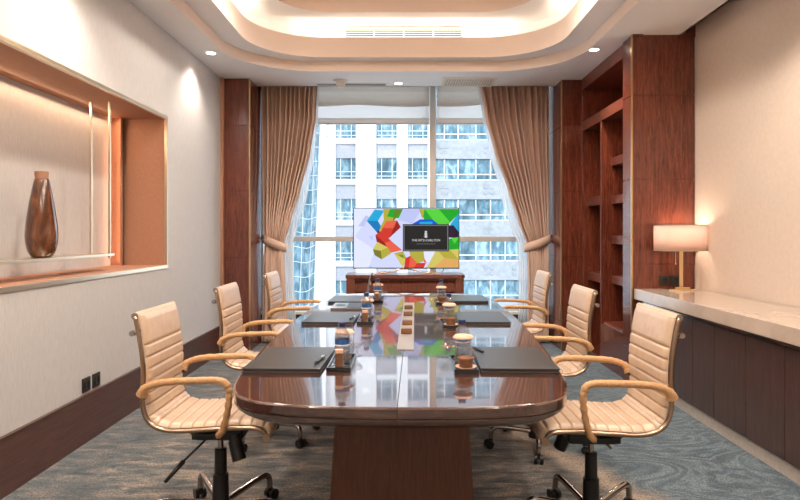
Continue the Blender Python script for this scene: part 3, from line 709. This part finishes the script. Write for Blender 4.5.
# ------------------------------------------------------------------ office chairs
def build_chair(label):
    """faces +x, origin on the floor under the gas column"""
    t = thing('office_chair', label, 'chair', (0, 0, 0), 0, 'tan ribbed office chairs around the table')
    ctrl = [(.255, .442), (.245, .471), (.21, .487), (.125, .490), (0, .483), (-.115, .477), (-.176, .483), (-.220, .506), (-.243, .550), (-.250, .61), (-.246, .70), (-.251, .78), (-.265, .87), (-.279, .938)]
    P = spline([(x, z, 0) for x, z in ctrl], 40)
    cum = [0.]
    for a, c in zip(P, P[1:]): cum.append(cum[-1] + (c - a).length)
    def at(s):
        s = max(0, min(cum[-1], s)); lo = 0
        while lo < len(cum) - 2 and cum[lo + 1] < s: lo += 1
        f = (s - cum[lo]) / (cum[lo + 1] - cum[lo]); p = P[lo].lerp(P[lo + 1], f); d = (P[lo + 1] - P[lo]).normalized()
        return p, Vector((d.y, -d.x, 0))           # normal towards the sitter
    Ltot = cum[-1]; sb = min(range(len(P)), key=lambda i: (P[i] - Vector((-.220, .506, 0))).length); sb = cum[sb]
    head = .125; pitch = .0485
    def shell(s0, s1, name, top):
        b = BM(); ny = 20; hw = .198; n = int((s1 - s0) / .004); up, dn, bl = [], [], []
        for i in range(n + 1):
            s = s0 + (s1 - s0) * i / n; p, nn = at(s)
            q = (Ltot - head - s) / pitch
            if s > Ltot - head: bul = min(1, max(.0, (s - (Ltot - head)) / .012)) ** .5 * min(1, max(0, (Ltot + .006 - s) / .03)) ** .5
            else: bul = min(1, 2.2 * abs(math.sin(PI * q))) ** .6
            ru, rd = [], []; bl.append(bul)
            for k in range(ny + 1):
                v = -1 + 2 * k / ny; ed = max(0, 1 - abs(v) ** 16); e2 = (1 - abs(v) ** 18)
                hh = .002 + (.010 * bul + .006) * ed ** .5
                ru.append(b.verts.new((p.x + nn.x * hh, hw * v, p.y + nn.y * hh))); rd.append(b.verts.new((p.x - nn.x * .008 * ed, hw * v, p.y - nn.y * .008 * ed)))
            up.append(ru); dn.append(rd)
        for G in (up, dn):
            for i in range(n):
                for k in range(ny):
                    f = b.faces.new((G[i][k], G[i][k + 1], G[i + 1][k + 1], G[i + 1][k]))
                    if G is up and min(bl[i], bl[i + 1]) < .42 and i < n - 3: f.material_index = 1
        for i in range(n):
            for k in (0, ny): b.faces.new((up[i][k], up[i + 1][k], dn[i + 1][k], dn[i][k]))
        for i in (0, n):
            for k in range(ny): b.faces.new((up[i][k], up[i][k + 1], dn[i][k + 1], dn[i][k]))
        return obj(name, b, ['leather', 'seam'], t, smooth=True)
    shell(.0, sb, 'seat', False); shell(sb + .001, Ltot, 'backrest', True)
    for s in (-1, 1):                              # aluminium side rail following the shell
        b = BM(); pts = []
        for i in range(61):
            p, nn = at(.01 + (Ltot - .01) * i / 60)
            pts.append((p.x - nn.x * .010, s * .202, p.y - nn.y * .010))
        tube(b, pts, .0095, 8); obj('side_rail', b, 'rail', t, smooth=True)
    b = BM(); tube(b, [(-.289, -.203, .936), (-.289, .203, .936)], .015, 12); tr = obj('top_roll', b, 'leather', t, auto=40)
    b = BM(); tube(b, [(.250, -.215, .445), (.250, .215, .445)], .014, 12); fr = obj('front_roll', b, 'leather', t, auto=40)
    for s in (-1, 1):
        b = BM(); tube(b, [(.250, s * .215, .445), (.250, s * .221, .445)], .016, 14); obj('end_cap', b, 'rail', fr)
        b = BM(); tube(b, [(-.289, s * .203, .936), (-.289, s * .207, .936)], .014, 14); obj('end_cap', b, 'chrome_w', tr)
    b = BM(); tube(b, [(-.302, -.19, .865), (-.302, .19, .865)], .007, 8)
    for s in (-1, 1):
        tube(b, [(-.275, s * .19, .865), (-.302, s * .19, .865)], .008, 8); tube(b, [(-.302, s * .185, .865), (-.302, s * .203, .865)], .0115, 12)
    obj('back_handle', b, 'chrome_w', t, auto=40)
    for s in (-1, 1):                              # wrapped loop armrest
        path = spline([(-.250, s * .222, .622), (-.238, s * .230, .645), (-.205, s * .235, .664), (-.14, s * .237, .677), (0, s * .237, .683), (.062, s * .237, .682), (.094, s * .237, .668), (.105, s * .235, .630), (.097, s * .230, .555), (.075, s * .221, .478), (.052, s * .204, .450)], 7)
        rs = []
        for i in range(len(path)):
            u = i / (len(path) - 1); r = .0148 + (.010 * max(0, 1 - u / .16)) + .0012 * math.sin(i * 2.1)
            if u > .62: r = .0138 + .0022 * math.sin(i * 1.9)
            if u > .92: r = .0135
            rs.append(r)
        b = BM(); tube(b, path, rs, 12); a = obj('armrest', b, 'sleeve', t, smooth=True)
        b = BM(); tube(b, [(-.249, s * .221, .618), (-.246, s * .205, .606)], .010, 10); obj('arm_bracket', b, 'chrome_w', a, auto=40)
        b = BM(); tube(b, [(.054, s * .206, .453), (.042, s * .185, .436)], .008, 10); obj('arm_bolt', b, 'chrome_w', a, auto=40)
    b = BM(); box(b, -.11, .11, -.06, .06, .380, .430, .012); box(b, -.165, -.10, -.035, .035, .418, .441, .006)
    prism(b, [(-.13, .452), (.13, .452), (.07, .395), (-.07, .395)], 'y', -.10, .10); box(b, -.05, .05, -.19, .19, .434, .451, .004)
    mech = obj('mechanism', b, 'black', t)
    b = BM(); tube(b, [(-.03, -.06, .40), (-.105, -.16, .33)], .005, 8); tube(b, [(-.105, -.16, .33), (-.160, -.22, .265)], [.011, .007], 10); obj('lever', b, 'black', mech, smooth=True)
    b = BM(); tube(b, [(.080, -.075, .415), (.085, -.080, .39)], .027, 14); tube(b, [(.085, -.080, .39), (.110, -.10, .310)], .030, 14); obj('tension_knob', b, 'black', mech, auto=40)
    b = BM(); lathe(b, [(0, .052), (.046, .052), (.048, .067), (.043, .085), (.0365, .10), (.0335, .215), (.027, .217), (.026, .325), (.022, .328), (0, .328)], 24); col = obj('gas_column', b, 'black', t, auto=35)
    b = BM(); lathe(b, [(.0125, .325), (.0125, .395)], 16); obj('piston', b, 'chrome_w', col, smooth=True)
    for k in range(5):
        a = math.radians(-90 + 72 * k); c, s = math.cos(a), math.sin(a)
        b = BM(); path = spline([(.035, 0, .088), (.10, 0, .100), (.20, 0, .118), (.248, 0, .122), (.274, 0, .108), (.281, 0, .075), (.281, 0, .055)], 5)
        tube(b, [(p.x * c, p.x * s, p.z) for p in path], .0145, 10); lg = obj('leg', b, 'chrome_w', t, smooth=True)
        b = BM(); cx, cyy = .281 * c, .281 * s; tang = Vector((-s, c, 0)); rad = Vector((c, s, 0)); o_ = Vector((cx, cyy, .025)) + rad * .012
        for w in (-1, 1):
            tube(b, [o_ + tang * (w * .008), o_ + tang * (w * .0255)], .025, 16)
        tube(b, [(cx, cyy, .062), (cx, cyy, .045), tuple(o_)], .011, 8)
        obj('caster', b, 'black', lg, auto=40)
    return t
LBL = 'tan ribbed leather office chair '
c0 = build_chair(LBL + 'nearest the viewer on the left of the table')
c0.location = (-.805, 2.65, 0)
def seat_at(loc, rz, spin, label):
    c = dup(c0, loc, rz, LBL + label)
    for k in kids(c):
        if k.name.startswith('leg'): k.rotation_euler = (0, 0, math.radians(spin))
seat_at((-.822, 3.76, 0), 0, 48, 'second from viewer on the left, against the skirting')
seat_at((-.80, 4.93, 0), 0, 20, 'farthest on the left, before the left curtain')
seat_at((.815, 2.60, 0), PI, 18, 'nearest the viewer on the right, before the counter')
seat_at((.80, 3.60, 0), PI, 26, 'second from viewer on the right, before the bookcase')
seat_at((.895, 5.02, 0), PI, 50, 'farthest on the right, before the right curtain')

# ------------------------------------------------------------------ place settings
def folder(label):
    t = thing('leather_folder', label, 'folder', (0, 0, 0), 0, 'black leather writing folders on the table')
    b = BM(); box(b, -.15, .15, -.215, .215, .012, .017, .002); obj('cover', b, 'pad', t)
    b = BM(); box(b, -.15, .15, -.215, .215, 0, .004, .0015, 1); obj('back_cover', b, 'pad', t)
    b = BM(); box(b, -.145, .145, -.211, .211, .004, .012); obj('paper_block', b, 'vent_dark', t)
    return t
def pen(label):
    t = thing('pen', label, 'pen', (0, 0, 0), 0, 'pens on the folders')
    b = BM(); tube(b, [(0, -.062, .006), (0, -.05, .006), (0, .03, .006)], [.001, .0055, .006], 10); obj('barrel', b, 'blackgloss', t, smooth=True)
    b = BM(); tube(b, [(0, .03, .006), (0, .066, .006), (0, .072, .006)], [.0063, .006, .003], 10); box(b, -.0015, .0015, .025, .062, .011, .0135); obj('cap', b, 'chrome', t)
    return t
def tray(label):
    t = thing('drinks_tray', label, 'tray', (0, 0, 0), 0, 'black drinks trays on the table')
    b = BM(); box(b, -.047, .047, -.135, .135, 0, .008, .002); obj('base', b, 'blackgloss', t)
    b = BM()
    for xa, xb, ya, yb in ((-.047, -.040, -.135, .135), (.040, .047, -.135, .135), (-.04, .04, -.135, -.128), (-.04, .04, .128, .135)): box(b, xa, xb, ya, yb, .006, .016, .0015, 1)
    obj('rim', b, 'blackgloss', t)
    b = BM()
    for x, y in ((-.0, -.085), (0, .0), (0, .085)): lathe(b, [(.032, .0082), (.036, .0105), (.033, .0105), (.030, .0082)], 24, (x, y, 0))
    obj('cup_ring', b, 'chrome_w', t, smooth=True)
    return t
def bottle(label):
    t = thing('water_bottle', label, 'bottle', (0, 0, 0), 0, 'small water bottles on the trays')
    b = BM(); pr = spline([(.024, 0, 0), (.0295, .004, 0), (.0295, .05, 0), (.0275, .056, 0), (.0295, .062, 0), (.0295, .105, 0), (.026, .122, 0), (.015, .138, 0), (.0115, .146, 0)], 3)
    lathe(b, [(0, .003)] + [(p.x, p.y) for p in pr], 24); bo = obj('body', b, 'bottle', t, smooth=True)
    b = BM(); lathe(b, [(.0302, .072), (.0302, .077)], 24, mi=0); lathe(b, [(.0302, .077), (.0302, .097)], 24, mi=1)
    obj('label_band', b, ['label_white', 'label_blue'], t, smooth=True)
    b = BM(); lathe(b, [(.0145, .146), (.0155, .148), (.0155, .162), (.014, .164), (0, .164)], 20); obj('cap', b, 'cap_blue', t, auto=40)
    b = BM(); lathe(b, [(.0, .005), (.0275, .006), (.0275, .11), (.0, .11)], 20); obj('water', b, 'glass', t, smooth=True)
    return t
def tumbler(label):
    t = thing('drinking_glass', label, 'glass', (0, 0, 0), 0, 'upturned glasses under paper caps')
    b = BM(); lathe(b, [(.034, 0), (.032, .10), (.030, .105), (0, .105), (0, .098), (.028, .098), (.0315, .0)], 28); obj('bowl', b, 'glass', t, auto=40)
    b = BM(); lathe(b, [(.0, .1065), (.028, .1065), (.040, .100), (.041, .104), (.034, .113), (.012, .1155), (0, .1155)], 28); obj('paper_cap', b, 'peach', t, auto=50)
    return t
def cup(label):
    t = thing('glass_cup', label, 'cup', (0, 0, 0), 0, 'small footed glass cups on the table')
    b = BM(); lathe(b, [(0, .002), (.022, .001), (.023, .003), (.006, .007), (.005, .022), (.012, .030), (.025, .044), (.027, .058), (.025, .058), (.022, .045), (.0, .030)], 24); obj('bowl', b, 'glass', t, smooth=True)
    return t
def card_box(label):
    t = thing('mint_box', label, 'box', (0, 0, 0), 0, 'small brown boxes on the trays')
    b = BM(); box(b, -.0145, .0145, -.012, .012, 0, .058, .002); obj('carton', b, 'brownbox', t)
    b = BM(); box(b, -.015, .015, -.0125, .0125, .052, .066, .002); obj('lid', b, 'peach', t)
    return t
def saucer(label):
    t = thing('sweet_dish', label, 'dish', (0, 0, 0), 0, 'small saucers with brown bowls')
    b = BM(); lathe(b, [(0, 0), (.026, 0), (.041, .006), (.042, .008), (.026, .005), (0, .005)], 28); obj('saucer', b, 'peach', t, smooth=True)
    b = BM(); lathe(b, [(0, .005), (.026, .005), (.027, .03), (.034, .042), (.031, .042), (.025, .032), (0, .03)], 24); obj('bowl', b, 'brownbox', t, smooth=True)
    return t
first = {}
def place(maker, loc, rz, label):
    k = maker.__name__
    if k not in first:
        first[k] = maker(label); first[k].location = loc; first[k].rotation_euler = (0, 0, rz); return first[k]
    return dup(first[k], loc, rz, label)
rows = (('nearest', 'left', -1, 2.49, 2.43), ('middle', 'left', -1, 3.67, 3.60), ('farthest', 'left', -1, 4.69, 4.68),
        ('nearest', 'right', 1, 2.49, 2.40), ('middle', 'right', 1, 3.67, 3.46), ('farthest', 'right', 1, 4.72, 4.55))
for q, side, s, yf, yt in rows:
    wh = {'nearest': 'nearest the viewer', 'middle': 'in the middle', 'farthest': 'farthest from the viewer'}[q] + ' on the ' + side
    dr = .022 * (yf - 2.45); place(folder, (s * .455 - .004 + dr, yf, ZT), -.022 + random.uniform(-.008, .008), 'black leather folder on the table, ' + wh)
    tx = (-.248 if s < 0 else .240) + dr
    place(tray, (tx, yt, ZT), 0, 'black drinks tray on the table, ' + wh)
    zt = ZT + .0105
    if s < 0:
        place(bottle, (tx + .002, yt - .01, ZT + .008), .4, 'water bottle with navy cap on the tray ' + wh)
        place(tumbler, (tx + .002, yt + .087, zt), 0, 'upturned glass under a peach paper cap, on tray ' + wh)
        place(card_box, (tx - .002, yt - .085, zt), .1, 'small brown box on the tray ' + wh)
        place(cup, (tx + .045, yt + .172, ZT), 0, 'small footed cup right of the tray ' + wh)
    else:
        place(bottle, (tx + .004, yt + .085, ZT + .008), .4, 'water bottle with navy cap on the tray ' + wh)
        place(tumbler, (tx, yt - .0, zt), 0, 'upturned glass under peach paper cap, on tray ' + wh)
        place(saucer, (tx + .002, yt - .085, zt), 0, 'brown bowl on a peach saucer, on the tray ' + wh)
        place(cup, (tx - .055, yt + .172, ZT), 0, 'small footed cup left of the tray ' + wh)
zp = ZT + .017
place(pen, (-.335, 2.40, zp), -.15, 'black pen on the nearest left folder')
place(pen, (-.305, 3.58, zp), -.15, 'black pen on the middle left folder')
place(pen, (.330, 2.62, zp), .25, 'black pen on the nearest right folder')

t = thing('laptop', 'open silver laptop seen edge on beside the farthest left folder', 'laptop', (-.262, 4.255, ZT))
b = BM(); box(b, -.235, 0, -.155, .155, .002, .016, .003); obj('base', b, 'chrome_w', t)
b = BM(); box(b, -.13, -.02, -.14, .14, .0155, .0175); 
obj('keyboard', b, 'black', t)
b = BM(); box(b, -.21, -.15, -.05, .05, .0155, .0168); obj('trackpad', b, 'dkgrey', t)
b = BM(); box(b, -.004, .004, -.155, .155, 0, .225, .002); o = obj('lid', b, 'chrome_w', t); o.location = (-.004, 0, .016); o.rotation_euler = (0, .19, 0)
b = BM(); box(b, -.0055, -.003, -.145, .145, .012, .215); obj('display', b, 'blackgloss', o)

# ------------------------------------------------------------------ the city outside
YF = 50.
k_ = 12.
def fx(px): return (px - 403) / k_
t = thing('stone_tower', 'white stone office tower with square blue windows, outside left', 'building', (-.02, YF, -9))
piers = [(326, 335.6), (356, 377), (397, 408), (428, 434)]
bays = [(335.6, 356), (377, 397), (408, 428)]
b = BM(); box(b, fx(326), fx(434), .6, 8, 0, 30); obj('core', b, 'spandrel', t)
b = BM()
for pa, pb in piers:
    z = 0.
    while z < 28:
        box(b, fx(pa), fx(pb) - .04 * (pb - pa > 15), 0, .7, z, z + 1.12, .02, 1); z += 1.14
obj('stone_pier', b, 'facade', t)
PZ = 3.42; ZB = 5.70 + 9 - 3 * PZ
for pa, pb in bays:
    for j in range(-1, 7):
        z = ZB + j * PZ
        if z + PZ < 0 : continue
        b = BM(); box(b, fx(pa), fx(pb), .05, .6, z - .45, z, .02, 1); obj('lintel', b, 'facade', t)
        b = BM(); box(b, fx(pa), fx(pb), .25, .6, z - 1.65, z - .45); w = fx(pb) - fx(pa)
        lathe(b, [(0, 0), (.07, 0), (.07, .02)], 8, (0, 0, 0)) if False else None
        obj('spandrel', b, 'spandrel', t)
        b = BM(); box(b, fx(pa), fx(pb), .4, .6, z, z + 1.77); f = obj('window', b, 'fwin_d' if j % 2 else 'fwin', t)
        b = BM()
        for u in (.22, .75): box(b, fx(pa) + w * u, fx(pa) + w * u + .05, .36, .42, z, z + 1.77)
        for v in (.25, .62): box(b, fx(pa), fx(pb), .36, .42, z + v, z + v + .05)
        obj('window_frame', b, 'fframe', f)
t = thing('banded_office_block', 'office block with blue window bands and pale panels, outside right', 'building', (0, YF + .6, -9))
b = BM(); box(b, fx(436), fx(560), .6, 8, 0, 30); obj('core', b, 'spandrel_l', t)
xs = [436, 445, 459, 477, 492, 507, 522, 540]
for j in range(-1, 7):
    z = ZB + j * PZ
    b = BM(); box(b, fx(436), fx(540), .2, .6, z - 1.65, z - .05)
    for px in (441, 447, 487, 493, 516):
        for dz in (-.6, -1.05): tube(b, [(fx(px), .2, z + dz), (fx(px), .13, z + dz)], .16, 12)
    obj('spandrel', b, 'spandrel_l', t)
    for i, (pa, pb) in enumerate(zip(xs, xs[1:])):
        b = BM(); box(b, fx(pa) + .03, fx(pb) - .03, .4, .6, z, z + 1.72); f = obj('window', b, ('fwin_d', 'fwin', 'fwin_d', 'fwin', 'fwin')[(i * 2 + j * 3) % 5] , t)
        b = BM(); box(b, fx(pa) - .03, fx(pa) + .05, .3, .42, z - .05, z + 1.75); box(b, fx(pa), fx(pb), .3, .42, z + .42, z + .50); box(b, fx(pa), fx(pb), .3, .42, z - .05, z + .03); obj('window_frame', b, 'fframe', f)
t = thing('curved_glass_tower', 'blue curved glass tower behind the left curtain', 'building', (-9.6, 43.5, -9))
b = BM(); R = 5.; pts = [(-2.4 + R * math.cos(math.radians(a)), 6 + R * math.sin(math.radians(a)) * 1.2) for a in range(-100, 6, 7)]
rows_ = []
for z in range(0, 33, 3): rows_.append([b.verts.new((x + (z - 14) * .035, y, z)) for x, y in pts])
for r0, r1 in zip(rows_, rows_[1:]):
    for i in range(len(pts) - 1): b.faces.new((r0[i], r0[i + 1], r1[i + 1], r1[i]))
o = obj('glass_skin', b, 'fwin', t, smooth=True); s = o.modifiers.new('thick', 'SOLIDIFY'); s.thickness = .3
b = BM()
for j in range(28):
    z = j * 1.14; tube(b, [(x + (z - 14) * .035, y - .05, z + .12 * math.sin(i)) for i, (x, y) in enumerate(pts)], .028, 5)
for i in range(0, len(pts), 2): tube(b, [(pts[i][0] + (z - 14) * .035, pts[i][1] - .05, z) for z in range(0, 31, 3)], .024, 5)
obj('mullion_grid', b, 'fframe', t)
b = BM(); box(b, -120, 120, YW + 3, 140, -9.3, -9); struct('ground', b, 'bounce_ground')

# ------------------------------------------------------------------ light
w = bpy.data.worlds.new('sky'); S.world = w; w.use_nodes = True
nt = w.node_tree; bg = nt.nodes['Background']
tc = nt.nodes.new('ShaderNodeTexCoord'); sp = nt.nodes.new('ShaderNodeSeparateXYZ'); rp = nt.nodes.new('ShaderNodeValToRGB')
rp.color_ramp.elements[0].position = .0; rp.color_ramp.elements[0].color = (.92, .96, 1, 1)
rp.color_ramp.elements[1].position = .8; rp.color_ramp.elements[1].color = (.55, .74, 1, 1)
nt.links.new(tc.outputs['Generated'], sp.inputs[0]); nt.links.new(sp.outputs[2], rp.inputs[0]); nt.links.new(rp.outputs[0], bg.inputs[0])
bg.inputs[1].default_value = 2.3
sun = bpy.data.lights.new('sun', 'SUN'); sun.energy = 2.7; sun.angle = .02; sun.color = (1, .96, .9)
so = bpy.data.objects.new('sun', sun); COL.objects.link(so); so.rotation_euler = (math.radians(48), 0, math.radians(-18)); so.location = (0, -5, 30)

def area(name, loc, sx, sy, energy, color, rot):
    l = bpy.data.lights.new(name, 'AREA'); l.shape = 'RECTANGLE'; l.size = sx; l.size_y = sy; l.energy = energy; l.color = color
    o = bpy.data.objects.new(name, l); COL.objects.link(o); o.location = loc; o.rotation_euler = rot; return o
WARM = (1, .86, .72)
cy_ = (5.98 - .85) / 2
area('cove_lamp', (CX, 6.04, 3.125), 1.9, .05, 9, WARM, (math.radians(180 - 25), 0, 0))
area('cove_lamp', (CX - 1.56, cy_, 3.125), .05, 5.6, 100, WARM, (0, math.radians(180 - 25), 0))
area('cove_lamp', (CX + 1.56, cy_, 3.125), .05, 5.6, 100, WARM, (0, math.radians(180 + 25), 0))
area('cove_lamp', (CX, -.95, 3.125), 1.9, .05, 34, WARM, (math.radians(180 + 25), 0, 0))
# warm strip lights tucked along the top and end of the niche
area('niche_lamp', (XL - ND + .06, 3.3, NZ1 - .012), .03, 3.0, 8, (1, .66, .42), (0, math.radians(-20), 0))
area('niche_lamp', (XL - ND + .088, NY1 - .065, (NZ0 + NZ1) / 2), 1.15, .02, .9, (1, .40, .2), (0, math.radians(90), 0))
# unseen fill lamps added under the raised panel to brighten table and curtains
for x, y in ((-.75, .6), (.8, .6), (-.75, 2.4), (.8, 2.4), (-.8, 4.6), (.85, 4.6)):
    ld = bpy.data.lights.new('coffer_fill', 'SPOT'); ld.energy = 95; ld.spot_size = math.radians(160); ld.spot_blend = .7
    ld.color = (1, .90, .79); ld.shadow_soft_size = .09
    lo = bpy.data.objects.new('coffer_fill', ld); COL.objects.link(lo); lo.location = (x, y, 3.49)

# ------------------------------------------------------------------ camera
cam = bpy.data.cameras.new('camera'); co = bpy.data.objects.new('camera', cam); COL.objects.link(co)
co.location = (0, 0, H); co.rotation_euler = (PI / 2, 0, 0)
cam.sensor_width = 36; cam.lens = 36 * 600 / 800
cam.shift_x = -3 / 800; cam.shift_y = -18 / 800; cam.clip_start = .05; cam.clip_end = 500
S.camera = co
S.view_settings.view_transform = 'Standard'; S.view_settings.look = 'None'; S.view_settings.gamma = 1; S.view_settings.exposure = .42
S.view_settings.use_curve_mapping = False
S.cycles.use_denoising = True; S.cycles.max_bounces = 10; S.cycles.diffuse_bounces = 5; S.cycles.glossy_bounces = 5; S.cycles.transparent_max_bounces = 16
S.cycles.sample_clamp_indirect = 6
